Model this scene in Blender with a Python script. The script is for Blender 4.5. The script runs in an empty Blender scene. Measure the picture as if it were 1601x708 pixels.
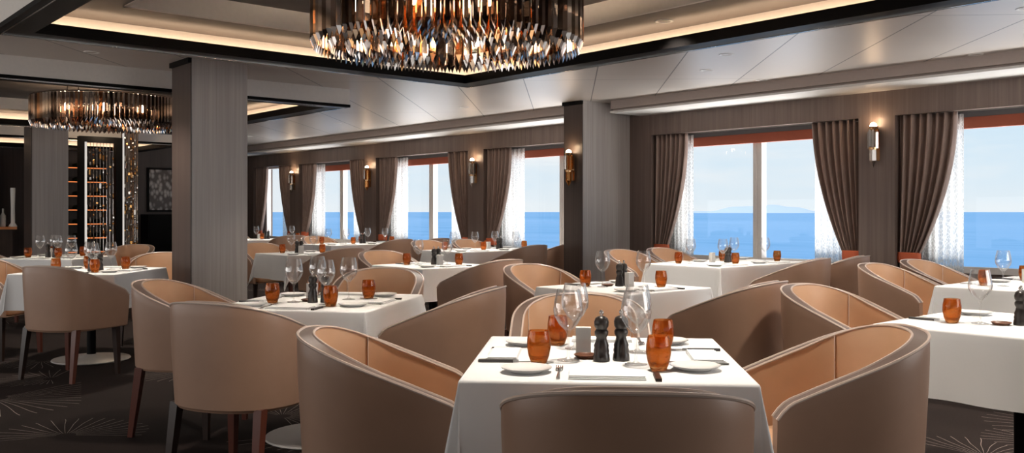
import bpy, math, random
from math import sin, cos, pi, radians, sqrt, atan2
random.seed(7)
S = bpy.context.scene
C = S.collection

# ------------------------------------------------------------------ camera, world, exposure
EYE = 1.25
FPX = 1426.0
YAW = radians(49)                      # view direction measured from +X (the window side) towards +Y (along the window wall)
FW = (cos(YAW), sin(YAW)); RT = (sin(YAW), -cos(YAW))
cam = bpy.data.cameras.new('camera'); cam_o = bpy.data.objects.new('camera', cam); C.objects.link(cam_o)
cam_o.location = (0, 0, EYE); cam_o.rotation_euler = (pi / 2, 0, YAW - pi / 2)
cam.sensor_width = 36; cam.lens = FPX / 1601 * 36; cam.shift_y = -(354 - 331) / 1601
cam.clip_start = 0.05; cam.clip_end = 120000
S.camera = cam_o
S.view_settings.view_transform = 'Standard'; S.view_settings.look = 'None'
S.view_settings.gamma = 1; S.view_settings.use_curve_mapping = False
S.view_settings.exposure = 0.0
S.cycles.max_bounces = 10; S.cycles.transparent_max_bounces = 24; S.cycles.diffuse_bounces = 6
S.cycles.caustics_reflective = False; S.cycles.caustics_refractive = False
S.cycles.sample_clamp_indirect = 4

P_DOWN = 19.0          # downlight power over the tables
P_CHAND = 48.0         # chandelier bulbs
P_SCONCE = 1.3
E_LED = 15.0            # cove LED strips
W_SKY = 1.0
# added fill lamps, standing in for unseen windows and light off the water
def area(name, loc, rot, sx, sy, power, col=(1, .97, .94)):
    l = bpy.data.lights.new(name, 'AREA'); l.shape = 'RECTANGLE'; l.size = sx; l.size_y = sy; l.energy = power; l.color = col
    o = bpy.data.objects.new(name, l); C.objects.link(o); o.location = loc; o.rotation_euler = rot
    return o
area('fill_from_behind', (2.0, -2.9, 1.2), (pi / 2 + radians(28), 0, 0), 8.5, 1.6, 34)  # unseen fill lamp added behind the lens
area('fill_other_side', (-2.9, 10.3, 1.3), (0, -pi / 2 - radians(20), 0), 1.8, 12, 195)  # unseen fill lamp added along the inner wall
area('fill_left', (-2.7, 3.6, 1.5), (pi / 2 + radians(10), 0, radians(-55)), 4.5, 1.7, 42)  # unseen fill added to brighten the column, fascia and left chairs
area('fill_rear_right', (6.4, -2.7, 1.6), (pi / 2 + radians(6), 0, 0), 4.4, 1.8, 130)  # unseen fill added for the middle and right chair backs
for k_, y_ in enumerate((2.95, 6.06, 9.27, 12.42, 15.33)):
    area('fill_below_sills', (10.3, y_, -.4), (0, radians(180 - 35), 0), 1.6, 2.4, 260, (1, .95, .9))  # unseen lamps added outside, aimed up to brighten the ceiling
sun = bpy.data.lights.new('sun', 'SUN'); sun.energy = 2.2; sun.angle = radians(2)
sun_o = bpy.data.objects.new('sun', sun); C.objects.link(sun_o); sun_o.rotation_euler = (0, radians(-40), 0)

def rdy(r, d):                         # metres right of / ahead of the lens -> room coordinates
    return (FW[0] * d + RT[0] * r, FW[1] * d + RT[1] * r)
def to_rd(x, y):
    return (x * RT[0] + y * RT[1], x * FW[0] + y * FW[1])

# ------------------------------------------------------------------ node helpers
class NT:
    def __init__(s, tree):
        s.t = tree; s.n = tree.nodes; s.n.clear()
    def add(s, kind, **kw):
        nd = s.n.new(kind)
        for k, v in kw.items():
            setattr(nd, k, v)
        return nd
    def put(s, nd, **ins):
        for k, v in ins.items():
            key = int(k[1:]) if k[0] == 'i' and k[1:].isdigit() else k.replace('_', ' ')
            sock = nd.inputs[key]
            if hasattr(v, 'is_output') or isinstance(v, bpy.types.NodeSocket):
                s.t.links.new(v, sock)
            else:
                if sock.type == 'RGBA' and len(v) == 3: v = (*v, 1)
                sock.default_value = v
        return nd
    def math(s, op, a, b=0.0, c=0.0):
        nd = s.add('ShaderNodeMath', operation=op)
        s.put(nd, i0=a, i1=b)
        if op in ('MULTIPLY_ADD', 'SMOOTH_MIN'): s.put(nd, i2=c)
        return nd.outputs[0]
    def mix(s, f, a, b):
        nd = s.add('ShaderNodeMix', data_type='RGBA')
        s.put(nd, i0=f, i6=a, i7=b)
        return nd.outputs[2]
    def ramp(s, f, stops):
        nd = s.add('ShaderNodeValToRGB'); e = nd.color_ramp.elements
        while len(e) < len(stops): e.new(0.5)
        for el, (p, c) in zip(e, stops):
            el.position = p; el.color = (*c, 1) if len(c) == 3 else c
        s.put(nd, i0=f); return nd.outputs[0]
    def noise(s, vec, scale, detail=3, rough=.5, dist=0):
        nd = s.add('ShaderNodeTexNoise'); s.put(nd, Vector=vec, Scale=scale, Detail=detail, Roughness=rough, Distortion=dist)
        return nd.outputs[0]
    def mapped(s, vec, scale=(1, 1, 1), rot=(0, 0, 0), loc=(0, 0, 0)):
        nd = s.add('ShaderNodeMapping'); s.put(nd, Vector=vec, Scale=scale, Rotation=rot, Location=loc)
        return nd.outputs[0]
    def pos(s): return s.add('ShaderNodeNewGeometry').outputs['Position']
    def obj(s): return s.add('ShaderNodeTexCoord').outputs['Object']
    def out(s, sh):
        o = s.add('ShaderNodeOutputMaterial'); s.t.links.new(sh, o.inputs[0])
    def bsdf(s, **k):
        nd = s.add('ShaderNodeBsdfPrincipled'); s.put(nd, **k); return nd

def new_mat(name):
    m = bpy.data.materials.new(name); m.use_nodes = True
    return m, NT(m.node_tree)

def plain(name, col, rough=.5, metal=0, noise=.06, nscale=30, spec=.5, **kw):
    m, n = new_mat(name)
    f = n.noise(n.obj(), nscale)
    lo = tuple(c * (1 - noise) for c in col); hi = tuple(min(1, c * (1 + noise)) for c in col)
    b = n.bsdf(Base_Color=n.mix(f, lo, hi), Roughness=rough, Metallic=metal, **kw)
    b.inputs['Specular IOR Level'].default_value = spec
    n.out(b.outputs[0]); return m

def emit(name, col, strength):
    m, n = new_mat(name)
    e = n.add('ShaderNodeEmission'); n.put(e, Color=col, Strength=strength); n.out(e.outputs[0]); return m

def wood(name, a, b, rough=.38, spec=.4):
    m, n = new_mat(name)
    p = n.pos()
    f1 = n.noise(n.mapped(p, (38, 38, .7)), 1.0, 5, .6, .3)
    f2 = n.noise(n.mapped(p, (7, 7, .25)), 1.0, 2)
    f = n.math('ADD', n.math('MULTIPLY', f1, .65), n.math('MULTIPLY', f2, .35))
    bs = n.bsdf(Base_Color=n.ramp(f, [(.3, a), (.7, b)]), Roughness=rough)
    bs.inputs['Specular IOR Level'].default_value = spec
    n.out(bs.outputs[0]); return m

def leather(name, col, rough=.42):
    m, n = new_mat(name)
    o = n.obj()
    f = n.noise(o, 9, 4)
    c = n.mix(f, tuple(x * .9 for x in col), tuple(min(1, x * 1.08) for x in col))
    v = n.add('ShaderNodeTexVoronoi'); n.put(v, Vector=o, Scale=420)
    bp = n.add('ShaderNodeBump'); n.put(bp, Strength=.06, Distance=.002, Height=v.outputs[0])
    b = n.bsdf(Base_Color=c, Roughness=rough, Normal=bp.outputs[0])
    b.inputs['Specular IOR Level'].default_value = .45
    n.out(b.outputs[0]); return m

def thin_glass(name, tint, refl=1.0, rough=.0, edge_white=0.0):
    m, n = new_mat(name)
    fr = n.add('ShaderNodeLayerWeight'); n.put(fr, Blend=.32)
    t = n.add('ShaderNodeBsdfTransparent'); n.put(t, Color=tint)
    gl = n.add('ShaderNodeBsdfGlossy'); n.put(gl, Color=(1, 1, 1), Roughness=rough)
    df = n.add('ShaderNodeBsdfDiffuse'); n.put(df, Color=(.9, .9, .9))  # white diffuse towards the edges stands in for bright refracted outlines
    g = n.add('ShaderNodeMixShader'); n.put(g, i0=edge_white, i1=gl.outputs[0], i2=df.outputs[0])
    mx = n.add('ShaderNodeMixShader')
    f = n.math('MULTIPLY', n.math('ADD', n.math('POWER', fr.outputs[1], 1.6), .05), refl)
    n.put(mx, i0=f, i1=t.outputs[0], i2=g.outputs[0])
    n.out(mx.outputs[0]); return m

def amber_glass(name):
    m, n = new_mat(name)
    f = n.noise(n.obj(), 14, 2)
    col = n.ramp(f, [(.35, (1, .52, .19)), (.65, (1, .66, .32))])
    g = n.bsdf(Base_Color=col, Roughness=.02, IOR=1.45)
    g.inputs['Transmission Weight'].default_value = 1
    t = n.add('ShaderNodeBsdfTranslucent'); n.put(t, Color=(1, .33, .06))
    tr = n.add('ShaderNodeBsdfTransparent'); n.put(tr, Color=(1, .55, .22))
    m1 = n.add('ShaderNodeMixShader'); n.put(m1, i0=.45, i1=tr.outputs[0], i2=t.outputs[0])
    m2 = n.add('ShaderNodeMixShader'); n.put(m2, i0=.28, i1=g.outputs[0], i2=m1.outputs[0])
    n.out(m2.outputs[0]); return m

def crystal(name, cols, rough=.08, trans=.55):
    m, n = new_mat(name)
    oi = n.add('ShaderNodeObjectInfo')
    isl = n.add('ShaderNodeNewGeometry').outputs['Random Per Island']
    r = n.math('FRACT', n.math('ADD', oi.outputs['Random'], isl))
    nd = n.add('ShaderNodeValToRGB'); nd.color_ramp.interpolation = 'CONSTANT'
    e = nd.color_ramp.elements
    while len(e) < len(cols): e.new(.5)
    for i, c in enumerate(cols):
        e[i].position = i / len(cols); e[i].color = (*c, 1)
    n.put(nd, i0=r)
    g = n.add('ShaderNodeBsdfGlossy'); n.put(g, Color=nd.outputs[0], Roughness=rough)
    t = n.add('ShaderNodeBsdfRefraction'); n.put(t, Color=nd.outputs[0], Roughness=.05, IOR=1.35)
    mx = n.add('ShaderNodeMixShader'); n.put(mx, i0=trans, i1=g.outputs[0], i2=t.outputs[0])
    n.out(mx.outputs[0]); return m

# world: pale blue sky with soft clouds
w = bpy.data.worlds.new('sky'); S.world = w; w.use_nodes = True
n = NT(w.node_tree)
tc = n.add('ShaderNodeTexCoord').outputs['Generated']
sx = n.add('ShaderNodeSeparateXYZ'); n.put(sx, i0=tc)
el = n.math('MAXIMUM', sx.outputs[2], 0)
base = n.ramp(el, [(0, (.84, .90, .95)), (.03, (.76, .87, .96)), (.12, (.64, .82, .97)), (.6, (.60, .74, .92))])
cl = n.noise(n.mapped(tc, (5, 5, 22)), 1.0, 5, .55)
cf = n.ramp(cl, [(.42, (0, 0, 0)), (.68, (1, 1, 1))])
skyc = n.mix(cf, base, (.90, .93, .96))
bg = n.add('ShaderNodeBackground'); n.put(bg, Color=skyc, Strength=W_SKY)
wo = n.add('ShaderNodeOutputWorld'); w.node_tree.links.new(bg.outputs[0], wo.inputs[0])

# ------------------------------------------------------------------ materials
M = {}
M['wood'] = wood('grey_brown_wood', (.115, .080, .066), (.21, .155, .132))
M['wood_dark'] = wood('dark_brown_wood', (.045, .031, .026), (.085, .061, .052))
M['wood_column'] = wood('grey_wood_column', (.30, .265, .245), (.44, .40, .375))
M['black'] = plain('black_gloss', (.004, .0035, .0035), .4, spec=.06)
M['fascia'] = plain('pale_grey_fascia', (.76, .71, .66), .5)
M['cornice'] = plain('cornice_paint', (.50, .42, .38), .4)
M['cornice_lip'] = plain('white_lip', (.85, .82, .78), .35)
M['cove'] = plain('cove_paint', (.75, .62, .5), .6)
M['plaster'] = plain('plain_wall', (.30, .26, .23), .7)
M['led'] = emit('led_strip', (1, .70, .46), E_LED)
M['bulb'] = emit('warm_bulb', (1, .72, .48), 22)
M['lens'] = emit('downlight_lens', (1, .9, .76), 6)
M['steel'] = plain('polished_steel', (.72, .71, .70), .18, 1)
M['chrome_dark'] = plain('dark_chrome', (.10, .085, .075), .22, 1)
M['brass'] = plain('warm_brass', (.75, .48, .26), .25, 1)
M['shell'] = leather('taupe_leather', (.36, .218, .150), .40)
M['lining'] = leather('tan_leather', (.58, .355, .215), .42)
M['rim'] = leather('mauve_rim_leather', (.15, .105, .09), .34)
M['piping'] = leather('pale_piping', (.60, .48, .41), .28)
M['leg'] = plain('dark_wood_leg', (.028, .014, .010), .35)
M['leg_red'] = plain('reddish_leg', (.11, .03, .018), .35)
M['disc'] = plain('pale_metal_disc', (.55, .52, .49), .35, .1)
M['porcelain'] = plain('white_porcelain', (.85, .84, .82), .12)
M['napkin'] = plain('white_linen_napkin', (.84, .84, .84), .8)
M['mill'] = plain('dark_mill_wood', (.022, .017, .015), .3)
M['handle'] = plain('dark_handle', (.03, .025, .024), .3)
M['card'] = plain('white_card', (.86, .84, .80), .5)
M['dish'] = plain('brown_dish', (.13, .05, .025), .3)
M['curtain'] = None
M['tie'] = plain('orange_tieback', (.62, .13, .05), .7, nscale=200)
M['blind'] = plain('orange_blind', (.50, .135, .075), .7)
M['pelmet'] = plain('grey_blind_roll', (.16, .155, .16), .7)
M['frame'] = plain('white_window_frame', (.90, .85, .80), .4)
M['glass'] = thin_glass('clear_wine_glass', (.99, .99, .99), 1.0, edge_white=.22)
M['pane'] = thin_glass('window_pane', (.98, .99, .99), .10)
M['amber'] = amber_glass('amber_tumbler_glass')
M['crystal'] = crystal('smoky_crystal', [(.30, .24, .21), (.60, .55, .52), (.14, .115, .10), (.60, .36, .21), (.36, .31, .29), (.80, .77, .75), (.20, .16, .14), (.48, .38, .32)], .10, .35)
M['crystal_drop'] = crystal('sparkle_crystal', [(.35, .28, .24), (.75, .70, .66), (.18, .14, .12), (.85, .48, .22), (.80, .77, .74), (.40, .34, .31), (.72, .52, .36), (.25, .2, .18)], .12, .25)  # extra whites in the tint mix stand in for sparkle
M['crystal_warm'] = crystal('clear_amber_crystal', [(.85, .8, .75), (.9, .45, .16), (.6, .55, .5), (.95, .93, .9), (.95, .55, .2)], .2, .35)

m, n = new_mat('curtain_fabric'); o = n.pos()
f = n.noise(n.mapped(o, (60, 60, 3)), 1, 3)
b = n.bsdf(Base_Color=n.ramp(f, [(.3, (.22, .145, .115)), (.7, (.33, .23, .19))]), Roughness=.65)
b.inputs['Sheen Weight'].default_value = .3
n.out(b.outputs[0]); M['curtain'] = m

m, n = new_mat('lace_sheer'); o = n.pos()
v = n.add('ShaderNodeTexVoronoi', feature='DISTANCE_TO_EDGE'); n.put(v, Vector=n.mapped(o, (60, 60, 26)), Scale=1)
f = n.ramp(v.outputs[0], [(.05, (1, 1, 1)), (.2, (.62, .62, .62))])
tl = n.add('ShaderNodeBsdfTranslucent'); n.put(tl, Color=(.75, .745, .73))
df = n.add('ShaderNodeBsdfDiffuse'); n.put(df, Color=(.7, .69, .67))
ad = n.add('ShaderNodeMixShader'); n.put(ad, i0=.35, i1=tl.outputs[0], i2=df.outputs[0])
tr = n.add('ShaderNodeBsdfTransparent')
mx = n.add('ShaderNodeMixShader'); n.put(mx, i0=f, i1=tr.outputs[0], i2=ad.outputs[0]); n.out(mx.outputs[0])
M['sheer'] = m

m, n = new_mat('tablecloth_linen'); o = n.pos()
f = n.noise(n.mapped(o, (5, 5, 5)), 1, 2)
wv = n.noise(n.mapped(o, (900, 900, 900)), 1, 1)
bp = n.add('ShaderNodeBump'); n.put(bp, Strength=.08, Distance=.001, Height=wv)
b = n.bsdf(Base_Color=n.mix(f, (.83, .83, .83), (.88, .88, .88)), Roughness=.75, Normal=bp.outputs[0])
b.inputs['Specular IOR Level'].default_value = .25
n.out(b.outputs[0]); M['cloth'] = m

# satin ceiling panels laid on the diagonal, thin seams every 0.73 m
def ceil_mat(name, a, bcol, rough, seam):
    m, n = new_mat(name); p = n.pos()
    ph = radians(3.5)
    ax = (RT[0] * cos(ph) - FW[0] * sin(ph), RT[1] * cos(ph) - FW[1] * sin(ph))
    ay = (-ax[1], ax[0])
    d1 = n.add('ShaderNodeVectorMath', operation='DOT_PRODUCT'); n.put(d1, i0=p, i1=(ax[0], ax[1], 0))
    d2 = n.add('ShaderNodeVectorMath', operation='DOT_PRODUCT'); n.put(d2, i0=p, i1=(ay[0], ay[1], 0))
    def line(v, per, off, wd):
        fr = n.math('FRACT', n.math('DIVIDE', n.math('SUBTRACT', v, off - 50 * per), per))
        ds = n.math('ABSOLUTE', n.math('SUBTRACT', fr, .5))
        return n.math('GREATER_THAN', ds, .5 - wd / per)
    l = n.math('MAXIMUM', line(d1.outputs['Value'], .73, 1.01, .006), line(d2.outputs['Value'], 2.92, .6, .004))
    pan = n.add('ShaderNodeTexWhiteNoise', noise_dimensions='1D')
    n.put(pan, W=n.math('FLOOR', n.math('DIVIDE', n.math('SUBTRACT', d1.outputs['Value'], 1.01 - 36.5), .73)))
    gr = n.add('ShaderNodeCombineXYZ'); n.put(gr, X=n.math('MULTIPLY', d1.outputs['Value'], .6), Y=n.math('MULTIPLY', d2.outputs['Value'], 7))
    g = n.noise(gr.outputs[0], 1, 4)
    f = n.math('ADD', n.math('MULTIPLY', pan.outputs[0], .4), n.math('MULTIPLY', g, .6))
    c = n.mix(l, n.mix(f, a, bcol), seam)
    bs = n.bsdf(Base_Color=c, Roughness=n.math('MULTIPLY_ADD', g, .15, rough), Metallic=.25)
    n.out(bs.outputs[0]); return m
M['ceiling'] = ceil_mat('satin_ceiling_panels', (.56, .50, .45), (.68, .62, .57), .30, (.16, .14, .13))
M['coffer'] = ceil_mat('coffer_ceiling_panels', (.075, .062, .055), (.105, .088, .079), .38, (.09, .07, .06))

# carpet: dark brown with starbursts of fine pale rays
m, n = new_mat('starburst_carpet'); p = n.pos()
def burst(scale, off, rays, rmin, rmax, thr):
    pm = n.mapped(p, (scale, scale, 0), (0, 0, off), (off, off * 2, 0))
    v = n.add('ShaderNodeTexVoronoi', voronoi_dimensions='2D'); n.put(v, Vector=pm, Scale=1, Randomness=.8)
    sub = n.add('ShaderNodeVectorMath', operation='SUBTRACT'); n.put(sub, i0=pm, i1=v.outputs['Position'])
    sp = n.add('ShaderNodeSeparateXYZ'); n.put(sp, i0=sub.outputs[0])
    a = n.math('ARCTAN2', sp.outputs[1], sp.outputs[0])
    d = v.outputs['Distance']
    wob = n.noise(n.mapped(pm, (3, 3, 3)), 1, 1)
    k = n.math('ABSOLUTE', n.math('SINE', n.math('ADD', n.math('MULTIPLY', a, rays), n.math('MULTIPLY', wob, 3))))
    k = n.math('LESS_THAN', k, n.math('DIVIDE', thr, n.math('ADD', d, .08)))
    k = n.math('MULTIPLY', k, n.math('GREATER_THAN', d, rmin))
    # only some cells carry a burst, and each opens as a fan of its own
    cr = n.add('ShaderNodeSeparateColor'); n.put(cr, i0=v.outputs['Color'])
    k = n.math('MULTIPLY', k, n.math('GREATER_THAN', cr.outputs[0], .45))
    fan = n.math('COSINE', n.math('ADD', a, n.math('MULTIPLY', cr.outputs[1], 6.28)))
    k = n.math('MULTIPLY', k, n.math('GREATER_THAN', fan, -.25))
    fade = n.noise(n.mapped(pm, (9, 9, 9)), 1, 2)
    k = n.math('MULTIPLY', k, n.math('MULTIPLY_ADD', fade, 1.0, .25))
    return n.math('MULTIPLY', k, n.math('LESS_THAN', d, n.math('ADD', rmax, n.math('MULTIPLY', wob, .12))))
k = n.math('MAXIMUM', burst(.62, .45, 21, .05, .36, .028), burst(.95, 1.9, 17, .05, .34, .030))
g = n.noise(p, 2.2, 3); gf = n.noise(p, 260, 2)
basec = n.mix(g, (.010, .007, .0065), (.028, .020, .018))
basec = n.mix(n.math('MULTIPLY', gf, .5), basec, (.034, .025, .023))
c = n.mix(k, basec, (.50, .41, .37))
bp = n.add('ShaderNodeBump'); n.put(bp, Strength=.4, Distance=.004, Height=gf)
b = n.bsdf(Base_Color=c, Roughness=.95, Normal=bp.outputs[0]); b.inputs['Specular IOR Level'].default_value = .1
n.out(b.outputs[0]); M['carpet'] = m

# sea and distant island
m, n = new_mat('sea_water'); p = n.pos()
f = n.noise(n.mapped(p, (.02, .004, 1)), 1, 6, .65)
f2 = n.noise(n.mapped(p, (.0009, .0002, 1)), 1, 3)
ff = n.math('ADD', n.math('MULTIPLY', f, .6), n.math('MULTIPLY', f2, .4))
b = n.bsdf(Base_Color=n.ramp(ff, [(.35, (.12, .32, .58)), (.65, (.22, .42, .68))]), Roughness=.6)
b.inputs['Specular IOR Level'].default_value = 0.05
n.out(b.outputs[0]); M['sea'] = m
M['island'] = plain('hazy_island', (.50, .60, .72), 1, nscale=.002, spec=0)  # distance haze put into the island's base colour

# ------------------------------------------------------------------ mesh builder
class MB:
    def __init__(s): s.v = []; s.f = []; s.smooth = []
    def quad_grid(s, rows, closed_u=False, smooth=True, flip=False):
        b0 = len(s.v); nu = len(rows[0])
        for r in rows: s.v.extend(r)
        for i in range(len(rows) - 1):
            for j in range(nu if closed_u else nu - 1):
                a = b0 + i * nu + j; b = b0 + i * nu + (j + 1) % nu
                q = (a, b, b + nu, a + nu)
                s.f.append(q[::-1] if flip else q); s.smooth.append(smooth)
        return b0
    def face(s, pts, smooth=False):
        b0 = len(s.v); s.v.extend(pts); s.f.append(tuple(range(b0, b0 + len(pts)))); s.smooth.append(smooth)
    def box(s, x0, x1, y0, y1, z0, z1):
        b = len(s.v)
        s.v += [(x0, y0, z0), (x1, y0, z0), (x1, y1, z0), (x0, y1, z0), (x0, y0, z1), (x1, y0, z1), (x1, y1, z1), (x0, y1, z1)]
        for q in ((0, 3, 2, 1), (4, 5, 6, 7), (0, 1, 5, 4), (1, 2, 6, 5), (2, 3, 7, 6), (3, 0, 4, 7)):
            s.f.append(tuple(b + i for i in q)); s.smooth.append(False)
        return s
    def lathe(s, prof, n=24, cx=0, cy=0, cz=0, smooth=True):
        rows = [[(cx + max(r, 1e-5) * cos(2 * pi * k / n), cy + max(r, 1e-5) * sin(2 * pi * k / n), cz + z) for k in range(n)] for r, z in prof]
        s.quad_grid(rows, True, smooth)
        return s
    def tube(s, path, r, n=8, cap=True, squash=1.0):
        rows = []
        m_ = len(path)
        for i, p in enumerate(path):
            a = path[max(i - 1, 0)]; b = path[min(i + 1, m_ - 1)]
            t = [b[k] - a[k] for k in range(3)]; L = sqrt(sum(x * x for x in t)) or 1; t = [x / L for x in t]
            up = (0, 0, 1) if abs(t[2]) < .9 else (1, 0, 0)
            u = (up[1] * t[2] - up[2] * t[1], up[2] * t[0] - up[0] * t[2], up[0] * t[1] - up[1] * t[0])
            L = sqrt(sum(x * x for x in u)); u = [x / L for x in u]
            v = (t[1] * u[2] - t[2] * u[1], t[2] * u[0] - t[0] * u[2], t[0] * u[1] - t[1] * u[0])
            rr = r[i] if isinstance(r, (list, tuple)) else r
            rows.append([tuple(p[k] + rr * (cos(2 * pi * j / n) * u[k] + squash * sin(2 * pi * j / n) * v[k]) for k in range(3)) for j in range(n)])
        b0 = s.quad_grid(rows, True)
        if cap:
            s.f.append(tuple(b0 + j for j in range(n))[::-1]); s.smooth.append(False)
            e = b0 + (m_ - 1) * n
            s.f.append(tuple(e + j for j in range(n))); s.smooth.append(False)
        return s
    def mesh(s, name, mat, angle=40):
        me = bpy.data.meshes.new(name)
        me.from_pydata(s.v, [], s.f); me.polygons.foreach_set('use_smooth', s.smooth)
        me.materials.append(mat); me.validate(); me.update()
        import bmesh
        bm = bmesh.new(); bm.from_mesh(me)
        bmesh.ops.remove_doubles(bm, verts=bm.verts, dist=1e-5)
        bmesh.ops.recalc_face_normals(bm, faces=bm.faces)
        bm.to_mesh(me); bm.free()
        if any(s.smooth): me.set_sharp_from_angle(angle=radians(angle))
        return me

def link(name, data, parent=None, loc=(0, 0, 0), rz=0):
    o = bpy.data.objects.new(name, data); C.objects.link(o)
    o.location = loc; o.rotation_euler = (0, 0, rz)
    if parent is not None: o.parent = parent
    return o
def tag(o, label=None, cat=None, group=None, kind=None):
    if label: o['label'] = label
    if cat: o['category'] = cat
    if group: o['group'] = group
    if kind: o['kind'] = kind
    return o
def structure(name, mb, mat, label, cat, parent=None):
    return tag(link(name, mb.mesh(name, mat), parent), label, cat, None, 'structure')
def bevel(o, w=.004, seg=2):
    md = o.modifiers.new('bevel', 'BEVEL'); md.width = w; md.segments = seg; md.limit_method = 'ANGLE'
    return o

# ------------------------------------------------------------------ room shell
ZC = 2.60
XW = 8.75            # wood face of the window wall
XG = 9.05            # window plane, behind the curtains
XL, YB, YE = -3.0, -3.0, 18.9
PIERS = [1.43, 4.50, 7.62, 10.92, 13.92, 16.75]
structure('floor', MB().box(XL, XG + .2, YB, YE + .2, -.1, 0), M['carpet'], 'dark brown carpet with pale starburst pattern', 'floor')

COFFERS = [(1.33, 5.25, 1.85, 6.65), (1.33, 5.25, 8.77, 13.6), (1.33, 6.15, 15.6, 18.2)]
# main ceiling with openings
cb = MB()
def rect_with_holes(mb, x0, x1, y0, y1, holes, z0, z1):
    xs = sorted({x0, x1, *[h[0] for h in holes], *[h[1] for h in holes]})
    ys = sorted({y0, y1, *[h[2] for h in holes], *[h[3] for h in holes]})
    for j in range(len(ys) - 1):
        run = None
        for i in range(len(xs) - 1):
            mx_, my_ = (xs[i] + xs[i + 1]) / 2, (ys[j] + ys[j + 1]) / 2
            hole = any(h[0] < mx_ < h[1] and h[2] < my_ < h[3] for h in holes)
            if hole:
                if run is not None: mb.box(run, xs[i], ys[j], ys[j + 1], z0, z1); run = None
            elif run is None: run = xs[i]
        if run is not None: mb.box(run, xs[-1], ys[j], ys[j + 1], z0, z1)
rect_with_holes(cb, XL, XG + .2, YB, YE + .2, COFFERS, ZC, ZC + .08)
structure('ceiling', cb, M['ceiling'], 'pale satin ceiling of diagonal panels with thin seams', 'ceiling')

for i, (x0, x1, y0, y1) in enumerate(COFFERS):
    nm = ['main coffer above the nearest table', 'second coffer beyond the tall wood column', 'far coffer by the wine display'][i]
    t = .05
    # fascia: the dropped box around the opening
    fb = MB()
    fb.box(x0, x1, y0, y0 + t, 2.43, ZC + .02); fb.box(x0, x1, y1 - t, y1, 2.43, ZC + .02)
    fb.box(x0, x0 + t, y0 + t, y1 - t, 2.43, ZC + .02); fb.box(x1 - t, x1, y0 + t, y1 - t, 2.43, ZC + .02)
    structure('trim_%d' % (3 * i + 1), fb, M['fascia'], 'pale grey fascia of the ' + nm, 'ceiling trim')
    # black frame with an upstand lip hiding the light strip
    kb = MB(); a = .20
    def ring(mb, o0, o1, z0, z1):
        mb.box(x0 + o0, x1 - o0, y0 + o0, y0 + o1, z0, z1); mb.box(x0 + o0, x1 - o0, y1 - o1, y1 - o0, z0, z1)
        mb.box(x0 + o0, x0 + o1, y0 + o1, y1 - o1, z0, z1); mb.box(x1 - o1, x1 - o0, y0 + o1, y1 - o1, z0, z1)
    ring(kb, -.006, a, 2.40, 2.43); ring(kb, a - .02, a, 2.43, 2.475)
    fr = structure('trim_%d' % (3 * i + 2), kb, M['black'], 'black glossy frame of the ' + nm, 'ceiling trim')
    gb = MB(); ring(gb, .035, .045, 2.394, 2.40)
    tag(link('inlay_line', gb.mesh('inlay_line', M['steel']), fr), 'thin bright inlay')
    lb = MB(); ring(lb, .085, .125, 2.43, 2.440)
    led = link('cove_light', lb.mesh('cove_light', M['led']))
    tag(led, 'warm glowing light strip inside the ' + nm, 'strip light', 'cove light strips')
    # upper ceiling of the coffer: ring, step, raised panel
    ub = MB(); hx0, hx1, hy0, hy1 = x0 + .62, x1 - .62, y0 + .62, y1 - .62
    rect_with_holes(ub, x0 + .05, x1 - .05, y0 + .05, y1 - .05, [(hx0, hx1, hy0, hy1)], ZC - .035, ZC + .06)
    sb = MB()
    sb.box(hx0, hx1, hy0, hy0 + .03, ZC - .042, ZC + .1); sb.box(hx0, hx1, hy1 - .03, hy1, ZC - .042, ZC + .1)
    sb.box(hx0, hx0 + .03, hy0, hy1, ZC - .042, ZC + .1); sb.box(hx1 - .03, hx1, hy0, hy1, ZC - .042, ZC + .1)
    ub.box(hx0, hx1, hy0, hy1, ZC + .1, ZC + .14)
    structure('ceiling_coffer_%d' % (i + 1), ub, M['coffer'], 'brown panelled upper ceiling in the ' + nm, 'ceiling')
    structure('trim_%d' % (3 * i + 3), sb, M['fascia'], 'pale stepped trim inside the ' + nm, 'ceiling trim')

# cornice along the window wall, broken by the wood pillar
co = MB()
CX = 8.20
for (ya, yb) in ((YB, 7.60), (8.12, YE)):
    co.box(CX, XW + .1, ya, yb, 2.50, ZC + .01); co.box(CX + .05, XW + .1, ya, yb, 2.47, 2.50)
structure('trim_10', co, M['cornice'], 'wide warm grey cornice above the windows', 'cornice')
cl_ = MB()
for (ya, yb) in ((YB, 7.60), (8.12, YE)):
    cl_.box(CX - .012, XW + .05, ya, yb, 2.452, 2.474)
structure('trim_11', cl_, M['cornice_lip'], 'thin white lower lip of the cornice', 'cornice')

# window wall: piers, header, sill, outer skin with openings
wb = MB()
for p in PIERS: wb.box(XW, XG + .05, p - .19, p + .19, 0, 2.20)
wb.box(XW, XW + .06, YB, YE, 2.20, 2.47)
wb.box(XG - .03, XG + .15, YB, YE, 0, .66)
wb.box(XG - .03, XG + .15, YB, YE, 2.24, 2.62)
edges = [YB] + PIERS + [YE]
for p in PIERS: wb.box(XG - .02, XG + .15, p - .40, p + .40, .66, 2.24)
wb.box(XW, XG + .15, 18.62, YE + .1, 0, 2.20); wb.box(XW, XG + .15, YB, PIERS[0] - 2.7, 0, 2.20)
structure('wall_right', wb, M['wood'], 'grey brown wood wall with piers between the windows', 'wall')
structure('wall_far', MB().box(XL, XG + .2, YE, YE + .15, 0, ZC + .2), M['wood_dark'], 'dark brown end wall of the room', 'wall')
structure('wall_left', MB().box(XL - .15, XL, YB, YE + .15, 0, ZC + .2), M['plaster'], 'plain wall on the inner side', 'wall')
structure('wall_back', MB().box(XL - .15, XG + .2, YB - .15, YB, 0, ZC + .2), M['plaster'], 'plain wall behind the diners', 'wall')

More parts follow.
